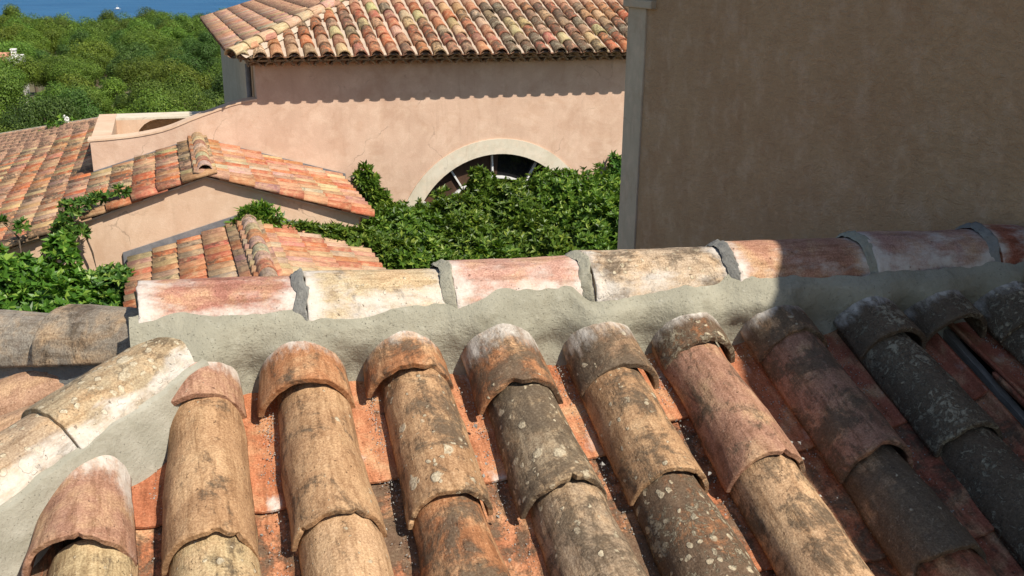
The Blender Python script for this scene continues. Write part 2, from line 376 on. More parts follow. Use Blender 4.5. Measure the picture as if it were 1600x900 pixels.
# channel (pan) tiles between the covers
PH = .198
pan_x = [-.965, -.742, -.520, -.292, -.070, .165, .392, .632, .885, 1.128, 1.352, 1.545]
for pi, px in enumerate(pan_x):
    for ri in range(5):
        lip = -.41-.325*(ri-0)+rnd.uniform(-.025, .025) if True else 0
        if pi == 6 and ri == 0: lip = -.33
        if pi == 7 and ri == 0: lip = -.46
        top = lip+.43 if ri else 0.03
        if pi == 0 and ri == 0: continue
        if pi == 1 and ri == 0: top = -.16
        L = (top-lip)/C20; seed = 3.1*pi+9*ri
        def lf(x, y, a, s=seed, ri=ri): return .9*max(0, nz(x*22+s, y*14, s)-.12)*(1.6 if ri == 0 else .7)
        me = tile_mesh('pan_tile', L, .150, .178, .62, .012, 16, 20, .002, .003, seed, lf, R(80), True)
        P = Vector((px, lip, -PH+TS*lip))+NRM*.035
        col = rnd.choice([(.50, .185, .085), (.46, .165, .08), (.52, .215, .105)])
        if pi >= 8: col = (.38, .12, .07)
        o = fpart('pan_tile', me, TILE, fr(P, UPV*math.cos(R(1.2))+NRM*-math.sin(R(1.2)), NRM), col); tprop(o, (.2 if ri == 0 else .44)+(.1 if pi in (3, 5) else 0), .05)
# boarding under the tiles (both slopes and hip end)
for nm, quad in (('roof_boarding', [(-.66, -.02, -.255), (1.6, -.02, -.255), (1.6, -1.95, -.255-1.93*TS), (-2.59, -1.95, -.255-1.93*TS)]),
                 ('roof_boarding', [(-.66, .02, -.255), (-2.59, 1.95, -.255-1.93*TS), (1.6, 1.95, -.255-1.93*TS), (1.6, .02, -.255)]),
                 ('roof_boarding', [(-.68, 0, -.26), (-2.6, -1.93, -.26-1.92*TS), (-2.6, 1.93, -.26-1.92*TS)])):
    n = len(quad); v = [Vector(q) for q in quad]+[Vector(q)-Vector((0, 0, .03)) for q in quad]
    f = [tuple(range(n))[::-1], tuple(range(n, 2*n))]+[(i, (i+1) % n, n+(i+1) % n, n+i) for i in range(n)]
    fpart(nm, mesh(nm, v, f), DECK, I4)
for (x0, x1, y0, y1) in ((1.205, 1.222, -.62, -.10), (1.262, 1.283, -.64, -.12)):
    v, f = boxgeo(0, 0, 0, x1-x0, (y1-y0)/C20, .030)
    fpart('lath', mesh('lath', v, f), LATH, fr((x0, y0, -.235+TS*y0), UPV+Vector((-.03 if x0 < 1.24 else .02, 0, 0)), NRM))
# walls below
hv, hf = [], []
for (a, b) in (((-2.3, -1.7), (1.60, -1.45)), ((-2.3, 1.45), (1.60, 1.7)), ((-2.3, -1.45), (-2.05, 1.45))):
    boxgeo(a[0], a[1], -4.6, b[0], b[1], -.95, hv, hf)
fpart('wall', mesh('wall', hv, hf), STUCCO, I4)

# ridge tiles
JX = [-.752, -.398, -.063, .277, .664, 1.062, 1.454, 1.60]
RLOOK = [((.42, .19, .14), .22, .1, .72), ((.56, .45, .28), .28, .3, .68), ((.54, .31, .24), .10, .05, .62), ((.52, .41, .29), .42, .5, .55), ((.46, .24, .16), .2, .1, .45), ((.45, .27, .22), .2, .1, .72), ((.38, .13, .08), .1, 0, .2)]
for i in range(7):
    x0, x1 = JX[i], JX[i+1]; L = x1-x0+(.045 if i < 6 else -.0)
    col, fi, sp, lam = RLOOK[i]; seed = 61+13*i
    def lf(x, y, a, lam=lam, seed=seed, L=L):
        e = max(sst(.06, .0, y), .8*sst(L-.13, L-.05, y))
        return lam*.60*(.5+.9*nz(x*9+seed, y*7, a*1.2))+.45*e+.55*sst(.45, 1.05, a)*lam+.09
    me = tile_mesh('ridge_tile', L, .231+rnd.uniform(-.005, .005), .204, 1.0, .014, 44, 50, .0026, .005, seed, lf, R(85))
    zc = rnd.uniform(-.003, .003)
    o = fpart('ridge_tile', me, TILE, fr((x0, 0, -.108+zc), (1, rnd.uniform(-.015, .015), -.012+rnd.uniform(-.01, .01)), (0, 0, 1)), col); tprop(o, fi, sp)
    if i > 0:   # mortar collar packed against the lip
        vv, ff = [], []; NU = 40
        prof = [(-.026, .097), (-.022, .1000), (-.015, .1030), (-.008, .1062), (-.002, .1090), (.001, .1092), (.003, .102)]
        for (dx, r) in prof:
            for q in range(NU+1):
                a = -R(88)+2*R(88)*q/NU
                nn = nz(dx*60+i*7, a*5, i)*.004+nz(dx*160+i*7, a*16, i)*.0035+.002*nz(dx*300, a*40, i)
                rr = r+nn; vv.append((x0+dx+.012*nz(a*2.2, i*3.1, 1)+.004*nz(a*9, i, 5), rr*math.sin(a), -.109+rr*math.cos(a)))
        for jj in range(len(prof)-1):
            for q in range(NU): a = jj*(NU+1)+q; ff.append((a, a+1, a+NU+2, a+NU+1))
        fpart('mortar_joint', mesh('mortar_joint', vv, [t[::-1] for t in ff], True), MORTAR_D if i in (1, 4, 6) else MORTAR, I4)
# end filling of the ridge at the hip
vv, ff = [(-.742, 0, -.13)], []
for q in range(25):
    a = -R(95)+2*R(95)*q/24; vv.append((-.742+.006*nz(a*4, 1, 1), .106*math.sin(a), -.112+.106*math.cos(a)))
ff = [(0, q+2, q+1) for q in range(24)]
fpart('mortar_joint', mesh('mortar_joint', vv, ff), MORTAR, I4)

# mortar bedding along the front of the ridge
def topz(X):   # height of the wavy upper edge
    pts = [(-.76, -.052), (-.70, -.045), (-.60, -.062), (-.50, -.064), (-.42, -.062), (-.39, -.080), (-.29, -.086), (-.20, -.076), (-.095, -.074), (-.05, -.082), (.058, -.057), (.15, -.058), (.217, -.062), (.267, -.096), (.40, -.092), (.50, -.080), (.606, -.084), (.64, -.065), (.785, -.076), (1.01, -.090), (1.06, -.083), (1.33, -.087), (1.6, -.087)]
    for (a, za), (b, zb) in zip(pts, pts[1:]):
        if X <= b: t = (X-a)/(b-a); t = t*t*(3-2*t); return za+(zb-za)*t
    return -.087
def ridge_r(z, X): # half width of the ridge tile at height z
    r = .117
    for a, b in zip(JX, JX[1:]):
        if a <= X < b: r = .1155-.0135*(X-a)/(b-a+.045)
    c = (z+.110+r*math.cos(R(85)))/r
    return r*math.sqrt(max(0, 1-min(1, c)**2))
def mortar_strip(name, side):
    vv, ff = [], []; NX = 300; NS = 26
    for i in range(NX+1):
        X = -.768+2.372*i/NX
        zt_ = topz(X)+.007*nz(X*13, side, 0)+.004*nz(X*40, side, 2)
        rt_ = sum(ridge_r(zt_, X+q*.012) for q in (-2, -1, 0, 1, 2))/5
        for j in range(NS+1):
            t = j/NS
            z = zt_-(.30+zt_)*t if t > 0 else zt_+.004
            if t < .06: Yo = rt_-.008+.021*(t/.06)
            else:
                u = (t-.06)/.94
                Yo = rt_+.013+(.115-rt_)*sst(0, .4, u)+.006*u+.05*max(0, u-.62)**1.5
            d = .0085*nz(X*9, z*9, 3+side)+.004*nz(X*30, z*30, 7+side)+.0016*nz(X*90, z*90, 1)
            d += .010*sum(math.exp(-((X-jx+.012)/.028)**2) for jx in JX[1:7])*sst(.0, .2, t)*(1-sst(.5, .8, t))
            if side > 0:   # mortar drawn up over the heads of the cap tiles, scooped out between them
                near_ = 0
                for q_ in COLS[1:]:
                    g_ = (X-q_[0])/.085
                    if abs(g_) < 2.5:
                        near_ = max(near_, math.exp(-g_*g_)); Yo += max(.006, -q_[2]-.112)*math.exp(-g_*g_)*math.exp(-((z+.125)/.055)**2)
                Yo -= .040*(1-near_)*sst(.12, .62, t)
                Yo += .012*nz(X*5, z*6, 21)*sst(.05, .3, t)
            Yo += (max(d, -.004)+.003)*min(1, t*3.5)
            vv.append((X, -side*Yo, z))
    for i in range(NX):
        for j in range(NS):
            a = i*(NS+1)+j; q = (a, a+1, a+NS+2, a+NS+1); ff.append(q if side > 0 else q[::-1])
    fpart(name, mesh(name, vv, ff, True), MORTAR, I4)
mortar_strip('ridge_mortar', 1); mortar_strip('ridge_mortar', -1)

# hips: front hip (down to the left) and back hip
def hip(sgn, start, d, tiles, looks, limeside):
    d = Vector(d).normalized()
    for i, (t0, t1) in enumerate(tiles):
        seed = 200+40*i+90*(sgn > 0); L = t1-t0
        def lf(x, y, a, L=L, seed=seed):
            if not limeside: return .25*max(0, nz(x*15, y*12, seed))
            return .80*sst(.42, .85, a+.25*nz(y*9, seed, 0))+.6*sst(L-.09, L, y)+.25*nz(x*15, y*12, seed)
        w0, w1 = (.212, .192) if sgn < 0 else (.232, .19)
        me = tile_mesh('hip_tile', L, w0, w1, 1.0, .014, 44, 50, .004, .004, seed, lf, R(86))
        P = Vector(start)+d*t1     # lip at the lower end
        n = Vector((0, 0, 1)); n = (n-d*n.dot(d)).normalized()
        o = fpart('hip_tile', me, TILE, fr(P-n*(.099 if sgn < 0 else .108), -d+n*(-.004 if sgn < 0 else -.018), n), looks[i][0]); tprop(o, looks[i][1], looks[i][2])
HD = Vector((-.248, -.218, -.082)).normalized()
hip(-1, (-.672, -.086, -.064), HD, [(-.035, .345), (.285, .68), (.61, 1.0), (.93, 1.33)], [((.40, .325, .21), .36, .62), ((.44, .33, .22), .28, .55), (TAN, .3, .3), (TAN, .3, .3)], True)
hip(1, (-.735, .015, -.048), Vector((-.318, .25, -.075)), [(0, .265), (.225, .57), (.52, .87)], [((.27, .235, .185), .38, .1), ((.30, .27, .22), .3, .1), (GRY, .4, .1)], False)
# mortar wedge between the front hip and the first columns
vv, ff = [], []; NA, NB = 110, 30
n_h = Vector((0, 0, 1)); n_h = (n_h-HD*n_h.dot(HD)).normalized(); side = HD.cross(n_h).normalized()
if side.y > 0: side = -side   # towards the front slope
sideh = Vector((side.x, side.y, side.z))
for i in range(NA+1):
    t = .03+1.25*i/NA
    c = Vector((-.672, -.086, -.064))+HD*t
    for j in range(NB+1):
        u = j/NB
        a = R(64)+R(20)*min(1, u/.3)
        ed = .03*nz(t*9, 2, 0)+.01*nz(t*31, 2, 0)
        r = .1085 if u > .05 else .100
        if u <= .3: p = c-n_h*.101+side*(r*math.sin(a+ed*4))+n_h*(r*math.cos(a+ed*4))
        else:
            w = (u-.3)/.7
            p0 = c-n_h*.101+side*(.1085*math.sin(R(84)))+n_h*(.1085*math.cos(R(84)))
            p = p0+side*(.022*w)+Vector((0, 0, -1))*(.165*w**.95)
        p = p+n_h*(.006*nz(p.x*11, p.y*11, 5)+.003*nz(p.x*40, p.y*40, 5))*min(1, u*6)
        vv.append(p)
for i in range(NA):
    for j in range(NB): a = i*(NB+1)+j; ff.append((a, a+1, a+NB+2, a+NB+1))
MW = mat_mortar('smeared_mortar', (.265, .25, .195), (.37, .35, .285))
fpart('hip_mortar', mesh('hip_mortar', vv, ff, True), MW, I4)
# rough mortar under the back hip
vv, ff = [], []; bd = Vector((-.318, .25, -.075)).normalized(); bs_ = Vector((-.62, -.78, 0)).normalized()
for i in range(61):
    t = -.02+.95*i/60; c = Vector((-.735, .015, -.048))+bd*t
    for j in range(15):
        u = j/14
        p = c+Vector((0, 0, -.078-.15*u))+bs_*(.082+.022*u+.02*u*u)
        if u == 0: p -= bs_*.02
        p += bs_*(.005*nz(p.x*20, p.y*20, p.z*20)+.005*nz(p.x*60, p.y*60, p.z*60))
        vv.append(p)
for i in range(60):
    for j in range(14): a = i*15+j; ff.append((a, a+1, a+16, a+15))
fpart('hip_mortar', mesh('hip_mortar', vv, ff, True), MORTAR_D, I4)
# hip-end slope: covers and pans that run down to the left
LUP, LN = Vector((C20, 0, S20)), Vector((-S20, 0, C20))
for (y, kind) in ((.115, 'c'), (.35, 'c'), (-.12, 'c'), (-.36, 'c'), (0.0, 'p'), (.232, 'p'), (-.24, 'p')):
    for ri in range(3):
        xl = -1.16-.31*ri+(.0 if kind == 'c' else .06)-max(0, abs(y)-.15)*.9; xt = xl+.42
        if ri == 0: xt = min(xt, -.80-max(0, abs(y)-.05)*.8)
        L = (xt-xl)/C20
        if L < .1: continue
        zc = -.092+TS*(xl+.66)
        if kind == 'c':
            def lf(x, y_, a, L=L, ri=ri): return 1.1*sst(L-.10, L-.01, y_) if ri == 0 else 0
            me = tile_mesh('cover_tile', L, .195, .165, 1, .0125, 30, 30, .0035, .004, y*50+ri, lf)
            o = fpart('cover_tile', me, TILE, fr(Vector((xl, y, zc))-LN*.089, LUP*1-LN*.02, LN), (.46, .28, .18)); tprop(o, .2, .08)
        else:
            me = tile_mesh('pan_tile', L, .150, .178, .62, .012, 16, 16, .002, .003, y*50+ri, None, R(80), True)
            o = fpart('pan_tile', me, TILE, fr(Vector((xl, y, zc-.118))+LN*.035, LUP, LN), (.42, .14, .075)); tprop(o, .15, .05)
# back slope, never seen from the front: one corrugated skin
vv, ff = [], []; NX = 200
for j in range(13):
    y = .1+1.85*j/12
    for i in range(NX+1):
        x = -.62-.0*y+2.2*i/NX
        vv.append((x, y, -.13-TS*y+.045*abs(math.sin(math.pi*(x+.05)/.235))-.01*(j % 2)))
for j in range(12):
    for i in range(NX): a = j*(NX+1)+i; ff.append((a, a+1, a+NX+2, a+NX+1))
o = fpart('back_slope_tiles', mesh('back_slope_tiles', vv, ff, True), TILE, I4, TAN); tprop(o, .3, .2); o['kind'] = 'stuff'
# crumbs of mortar left on the roof
vv, ff = [], []
def crumb(p, s):
    b = len(vv)
    q = Quaternion((rnd.random()-.5, rnd.random()-.5, rnd.random()-.5, rnd.random()-.5)).normalized()
    for d in ((1, 0, 0), (-1, 0, 0), (0, 1, 0), (0, -1, 0), (0, 0, 1), (0, 0, -1)):
        vv.append(Vector(p)+q @ (Vector(d)*s*rnd.uniform(.5, 1.2)))
    ff.extend([(b+a, b+c, b+d) for a, c, d in ((0, 2, 4), (2, 1, 4), (1, 3, 4), (3, 0, 4), (2, 0, 5), (1, 2, 5), (3, 1, 5), (0, 3, 5))])
for px in pan_x[1:11]:
    nn = 420 if px < .5 else 200
    if px < -.6: nn = 90
    for _ in range(nn):
        y = -.12-abs(rnd.gauss(0, .33)); x = px+rnd.gauss(.020, .013)
        if y < -1.2: continue
        dx = (x-px)/.085; bot = Vector((x, y, -PH+TS*y))+NRM*(.002+.035*dx*dx)
        crumb(bot, rnd.choice([.0009, .0012, .0015, .0018, .0024]))
for _ in range(60):
    y = -.15-rnd.random()*.6; ci = rnd.randrange(1, 8); crumb((COLS[ci][0]+rnd.gauss(.085, .02), y, -PH+TS*y+.03), rnd.uniform(.003, .007))
tag(mk('mortar_crumbs', vv, ff, mat_plain('crumb', (.26, .25, .22), (.46, .44, .40), 90)), 'grey and white mortar crumbs scattered in the channels between the tiles', 'crumbs', kind='stuff')

# ================================================================== NEIGHBOUR with the shaded gable wall
nb = tag(empty('stucco_house', (1.62, 2.93, -5)), 'tall brown stucco gable wall in shade with a grey corner pilaster', 'house')
def nbp(o): o.parent = nb; o.matrix_basis = Matrix.Translation((-1.62, -2.93, 5)); return o
YP, ZP, EZ = -1.7, 1.68, .455
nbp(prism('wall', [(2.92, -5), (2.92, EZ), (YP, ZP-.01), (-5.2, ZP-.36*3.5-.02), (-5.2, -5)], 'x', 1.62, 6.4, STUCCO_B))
nbp(box('pilaster', (1.610, 2.70, -5), (1.80, 2.935, .462), RENDER, None, .004))
nbp(box('capital', (1.590, 2.60, .462), (1.83, 2.965, .505), RENDER, None, .006))
nbp(prism('roof', [(3.0, .558), (YP, ZP+.11), (-5.6, ZP+.11-.36*3.9), (-5.6, ZP-.36*3.9), (YP, ZP), (3.0, .506)], 'x', 1.57, 6.5, OLDMORTAR))
sl = math.atan(.265)
lowt = [tile_mesh('villa_tile', .42, .19+.006*q, .155, 1, .016, 8, 2, 0, 0, q, None, R(85)) for q in range(3)]
for me in lowt: me.materials.append(TILE)
PAL = [(.46, .17, .085), (.42, .125, .06), (.50, .24, .135), (.56, .40, .23), (.46, .27, .16), (.34, .17, .11), (.56, .44, .26), (.46, .20, .12), (.50, .20, .10), (.30, .21, .14), (.48, .16, .075)]
def roof_tile(parent, P, upv, n, col, name='cover_tile', film=.3, spots=.2, me=None):
    o = link(name, me or rnd.choice(lowt), TILE, parent, fr(Vector(P)+Vector((0, 0, rnd.uniform(0, .008))), Vector(upv)+Vector((rnd.gauss(0, .018), rnd.gauss(0, .018), 0)), n), tuple(c*rnd.uniform(.85, 1.15) for c in col))
    tprop(o, film, spots); return o
for sg, sv in ((1, .265), (-1, .36)):   # verge tiles, bedded inside the edge of the roof slab
    a_ = math.atan(sv); upv = Vector((0, -sg*math.cos(a_), math.sin(a_))); n = Vector((0, sg*math.sin(a_), math.cos(a_)))
    for r_ in range(12):
        y = YP+sg*(.28+.30*r_)
        roof_tile(nb, Vector((1.70-1.62, y-2.93, ZP+.09-(.28+.30*r_)*sv+5)), upv, n, rnd.choice(PAL))

# ================================================================== VILLA and its annexes (own grid, turned 2.3 degrees)
RB = R(2.3)
def h2w(p):
    c, s = math.cos(RB), math.sin(RB); return Vector((c*p[0]-s*p[1], s*p[0]+c*p[1], p[2]))
def w2h(p):
    c, s = math.cos(RB), math.sin(RB); return Vector((c*p[0]+s*p[1], -s*p[0]+c*p[1], p[2]))
def hroot(name, x, y, z):
    o = empty(name, h2w((x, y, z)), RB); o['_o'] = 0; del o['_o']; return o, Matrix.Translation((-x, -y, -z))
villa, VM = hroot('villa', 4, 15, -5)
tag(villa, 'rose stucco villa with arched window, scalloped tile eave and curved parapet', 'house')
def vp(o, par=None):
    if par: o.parent = par
    else: o.parent = villa; o.matrix_basis = VM @ o.matrix_basis
    return o
YW = 12.45
# front wall with arched opening and swooping parapet, as one extruded outline
ACX, ACZ, AR0, AR1 = 4.13, -3.52, 1.40, 1.63
topl = [(.55, -1.19), (.45, -1.20), (.34, -1.22), (.19, -1.255), (.04, -1.305), (-.16, -1.37), (-.36, -1.44), (-.50, -1.495), (-.62, -1.54), (-.75, -1.578), (-.88, -1.605), (-1.04, -1.63), (-1.21, -1.648), (-1.45, -1.665), (-1.69, -1.675)]
vs, fs = [], []
TH = .26
arc = [(ACX+AR0*math.cos(math.pi*q/32), ACZ+AR0*math.sin(math.pi*q/32)) for q in range(33)]   # right to left
def wallpoly(poly, y0, y1, nm, mat, par=None): return vp(prism(nm, poly, 'y', y0, y1, mat), par)
# left of arch + above + right: three convex-ish pieces butted
import bmesh
def strip_wall(name, cells, y0, y1, mat):
    """cells: convex outlines in the wall plane; joined, then given thickness"""
    bm = bmesh.new()
    for poly in cells: bm.faces.new([bm.verts.new((p[0], y0, p[1])) for p in poly])
    bmesh.ops.remove_doubles(bm, verts=bm.verts[:], dist=.0005)
    r = bmesh.ops.extrude_face_region(bm, geom=bm.faces[:])
    bmesh.ops.translate(bm, vec=(0, y1-y0, 0), verts=[g for g in r['geom'] if isinstance(g, bmesh.types.BMVert)])
    bmesh.ops.recalc_face_normals(bm, faces=bm.faces)
    me = bpy.data.meshes.new(name); bm.to_mesh(me); bm.free(); return link(name, me, mat)
cells = [[(a[0], -5), (b[0], -5), (b[0], b[1]), (a[0], a[1])] for b, a in zip(topl, topl[1:])]
cells.append([(.55, -5), (ACX-AR0, -5), (ACX-AR0, ACZ), (ACX-AR0, -.66), (.55, -.66), (.55, -1.19)])
cells += [[(b[0], b[1]), (a[0], a[1]), (a[0], -.66), (b[0], -.66)] for a, b in zip(arc, arc[1:])]
cells.append([(ACX+AR0, -5), (7.6, -5), (7.6, -.66), (ACX+AR0, -.66), (ACX+AR0, ACZ)])
vwall = vp(strip_wall('wall', cells, YW, YW+TH, STUCCO))
# parapet coping: thin pale skim along the curved top
cv, cf = [], []
pl = [(-1.72, -1.672)]+topl[::-1]
for (x, z) in pl: cv += [(x, YW-.012, z-.012), (x, YW-.012, z+.012), (x, YW+TH+.012, z+.012), (x, YW+TH+.012, z-.012)]
for i in range(len(pl)-1):
    for q in range(4): cf.append((i*4+q, i*4+(q+1) % 4, i*4+4+(q+1) % 4, i*4+4+q))
cf += [(3, 2, 1, 0), tuple(len(cv)-4+q for q in range(4))]
vp(mk('coping', cv, [t[::-1] for t in cf], STUCCO_C))
vp(box('side_wall', (.55, YW+TH, -5), (.80, 21.0, -.66), RENDER))
vp(box('corner_strip', (.535, YW+.35, -5), (.55, YW+.9, -.66), STUCCO_B))
vp(box('rear_wall', (.8, 20.75, -5), (7.6, 21.0, -.66), STUCCO))
# downpipe on the side wall
dv, df = [], []
for z in (-4.9, -1.05, -.95, -.75):
    off = 0 if z < -1 else .0
    for q in range(10): a = 2*math.pi*q/10; dv.append((.50+.04*math.cos(a), YW+.62+.04*math.sin(a), z))
for j in range(3):
    for q in range(10): df.append((j*10+q, j*10+(q+1) % 10, j*10+10+(q+1) % 10, j*10+10+q))
vp(mk('downpipe', dv, df, LEAD, smooth=True))
# terrace behind the parapet, with an invented recess standing in for a cast shadow
vp(box('terrace_wall', (-1.69, YW+TH+.02, -5), (-1.432, 15.02, -1.675), STUCCO_C))
curve = [(-.82, -1.705), (-.93, -1.73), (-1.02, -1.78), (-1.10, -1.86), (-1.15, -1.97), (-1.17, -2.12), (-1.17, -5)]  # wall end cut to the curved outline of the dark shadow area
bmw = [[(-1.43, b[1]), b, a, (-1.43, a[1])] for a, b in zip(curve, curve[1:])]
vp(strip_wall('terrace_back_wall', bmw, 14.5, 14.85, STUCCO_C))
vp(box('added_shade_lintel', (-1.43, 14.5, -1.705), (.549, 15.02, -1.675), PALE))  # invented slab, keeps the sun off the recess below it
vp(box('added_shade_recess', (-1.43, 14.86, -5), (.549, 15.0, -1.709), STUCCO_B))  # invented recess in darker stucco, stands in for a shadow of unknown caster
vp(box('terrace_floor', (-1.43, YW+TH+.004, -2.75), (.549, 14.855, -2.6), PALE))
# arch surround (archivolt) and window
av, af = [], []
for q in range(41):
    a = math.pi*q/40*1.16-.08*math.pi
    a = -.12+(math.pi+.24)*q/40
    ca, sa = math.cos(a), math.sin(a)
    for r, y in ((AR0-.004, YW-.022), (AR1, YW-.022), (AR1, YW+.02), (AR0-.004, YW+.10)): av.append((ACX+r*ca, y, ACZ+r*sa))
for q in range(40):
    for t in range(4): af.append((q*4+t, q*4+(t+1) % 4, q*4+4+(t+1) % 4, q*4+4+t))
o = vp(mk('arch_surround', av, af, PALE))
win = vp(mk('arch_window', [(ACX+(AR0+.02)*math.cos(math.pi*q/32), YW+.20, ACZ+(AR0+.02)*math.sin(math.pi*q/32)) for q in range(33)]+[(ACX-AR0-.02, YW+.20, -5), (ACX+AR0+.02, YW+.20, -5)], [tuple(range(35))], GLASS))
def bar(name, pts, w, mat, par, y0=.14, y1=.19):
    """flat bar swept along 2-D points"""
    v, f = [], []
    for i, p in enumerate(pts):
        a = Vector(pts[max(0, i-1)]); b = Vector(pts[min(len(pts)-1, i+1)]); d = (b-a).normalized(); n = Vector((-d.y, d.x))*w/2
        for s_, y in ((1, y0), (-1, y0), (-1, y1), (1, y1)): v.append((p[0]+n.x*s_, YW+y, p[1]+n.y*s_))
    for i in range(len(pts)-1):
        for q in range(4): f.append((i*4+q, i*4+(q+1) % 4, i*4+4+(q+1) % 4, i*4+4+q))
    f += [(3, 2, 1, 0), tuple(len(v)-4+q for q in range(4))]
    o = mk(name, v, f, mat); o.parent = par; return o
for deg in (150, 122, 92, 60, 32):
    a = R(deg); bar('glazing_bar', [(ACX+r*math.cos(a), ACZ+r*math.sin(a)) for r in (.98, 1.38)], .026, WHITEP, win)
bar('glazing_arc', [(ACX+1.0*math.cos(math.pi*q/24), ACZ+1.0*math.sin(math.pi*q/24)) for q in range(25)], 0.034, WHITEP, win, .13, .195)
# half-drawn reddish shutter behind the left part of the arch
sh = [(ACX+1.36*math.cos(a), ACZ+1.36*math.sin(a)) for a in [math.pi-.2-(math.pi/2-.15)*q/12 for q in range(13)]]
o = prism('inner_shutter', sh+[(ACX-.05, -4.2), (ACX-1.3, -4.2)], 'y', YW+.193, YW+.1975, DARKWOOD); o.parent = win

# villa roof
vroof = vp(mk('roof', [(.22, 11.98, -.56), (7.8, 11.98, -.56), (7.8, 16.7, -.56+4.72*.364), (4.94, 16.7, -.56+4.72*.364), (.22, 21.42, -.56), (7.8, 21.42, -.56)],
              [(0, 1, 2, 3), (0, 3, 4), (3, 2, 5, 4)], OLDMORTAR))
VS = math.atan(.364); vup = Vector((0, math.cos(VS), math.sin(VS))); vn = Vector((0, -math.sin(VS), math.cos(VS)))
lup = Vector((math.cos(VS), 0, math.sin(VS))); ln = Vector((-math.sin(VS), 0, math.cos(VS)))
SPV, EXV = .228, .272
pv, pf = [], []
def pan_strip(P0, P1, across, n, w=.16, d=.035):
    b = len(pv)
    for P in (P0, P1):
        for q in range(7):
            u = -1+2*q/6; pv.append(Vector(P)+Vector(across)*(u*w/2)+Vector(n)*(d*u*u))
    for q in range(6): pf.append((b+q, b+q+1, b+7+q+1, b+7+q))
for i in range(33):
    x = .36+SPV*i; maxy = 12.0+max(.0, (x-.22))*1.0
    for j in range(17):
        yl = 11.96+EXV*j
        if j == 0: yl -= .01
        if yl+.10 > min(maxy-.05, 16.6): break
        P = Vector((x+rnd.gauss(0, .006), yl, -.556+.364*(yl-12)))
        col = rnd.choice(PAL)
        if j < 6 and x < 6.9: roof_tile(vroof, P, vup-vn*.03, vn, col, film=rnd.choice([.15, .3, .45, .5] if x < 4.2 else [.3, .45, .55, .66]), spots=rnd.choice([.05, .2, .3]))
        else: pass
    pan_strip(Vector((x-SPV/2, 11.95, -.556-.02)), Vector((x-SPV/2, min(maxy, 16.7), -.556+.364*(min(maxy, 16.7)-11.95)-.02)), (1, 0, 0), vn)
for i in range(40):   # left hip slope
    y = 12.16+SPV*i; maxx = .22+(y-11.98) if y < 16.7 else .22+(21.42-y)
    for j in range(16):
        xl = .20+EXV*j
        if xl+.10 > maxx-.05: break
        P = Vector((xl, y, -.556+.364*(xl-.22)))
        if y < 20.7 and j < 5-(y-12)*.42: roof_tile(vroof, P, lup-ln*.03, ln, rnd.choice([(.55, .33, .22), (.50, .27, .17), (.58, .40, .28), (.46, .27, .19)]), film=.15, spots=.1)
    pan_strip(Vector((.19, y-SPV/2, -.576)), Vector((max(.25, maxx), y-SPV/2, -.576+.364*(max(.25, maxx)-.22))), (0, 1, 0), ln)
# what is left of the tiling, high up and out of sight
upv_, upf = [], []
def lowcover(P, upv, n, V, F):
    M = fr(P, upv, n); b = len(V); src = lowt[0]
    V.extend([M @ vv_.co for vv_ in src.vertices]); F.extend([tuple(b+q for q in p.vertices) for p in src.polygons])
for i in range(33):
    x = .36+SPV*i; maxy = 12.0+max(.0, (x-.22))
    for j in range(17):
        yl = 11.96+EXV*j
        if yl+.10 > min(maxy-.05, 16.6): break
        if not (j < 6 and x < 6.9): lowcover(Vector((x, yl, -.556+.364*(yl-12))), vup-vn*.03, vn, upv_, upf)
for i in range(40):
    y = 12.16+SPV*i; maxx = .22+(y-11.98) if y < 16.7 else .22+(21.42-y)
    for j in range(16):
        xl = .20+EXV*j
        if xl+.10 > maxx-.05: break
        if not (y < 20.7 and j < 5-(y-12)*.42): lowcover(Vector((xl, y, -.556+.364*(xl-.22))), lup-ln*.03, ln, upv_, upf)
o = mk('upper_cover_tiles', upv_, upf, TILE, vroof, True); tag(o, kind='stuff'); o.color = (.47, .26, .17, 1); tprop(o, .3, .2)
o = mk('pan_tiles', pv, pf, TILE, vroof, True); tag(o, kind='stuff'); o.color = (.36, .17, .11, 1); tprop(o, .5, .1)
# villa hip tiles with mortar flanks
hipd = Vector((1, 1, .364)).normalized(); hn = Vector((-.364, -.364, 2)).normalized()
hme = tile_mesh('hip_tile', .42, .215, .18, 1, .016, 10, 2, 0, 0, 0); hme.materials.append(TILE)
for j in range(20):
    P = Vector((.20, 11.94, -.535))+hipd*(.30*j)
    o = roof_tile(vroof, P, hipd-hn*.02, hn, rnd.choice([(.60, .48, .31), (.60, .44, .30), (.56, .36, .25)]), 'hip_tile', .1, .15, hme)
mv, mf = [], []
for j in range(31):
    c = Vector((.26, 12.02, -.525))+hipd*(6.2*j/30); sd = Vector((1, -1, 0)).normalized()
    for u in (-.19, -.10, -.06, .06, .10, .19):
        mv.append(c+sd*(u+.012*nz(j*1.3, u*9, 2))+Vector((0, 0, .07-.6*abs(u)+.01*nz(j*2.1, u*30, 0))))
for j in range(30):
    for q in range(5): mf.append((j*6+q, j*6+q+1, j*6+7+q, j*6+6+q))
mk('hip_mortar', mv, [t[::-1] for t in mf], OLDMORTAR, vroof, True)
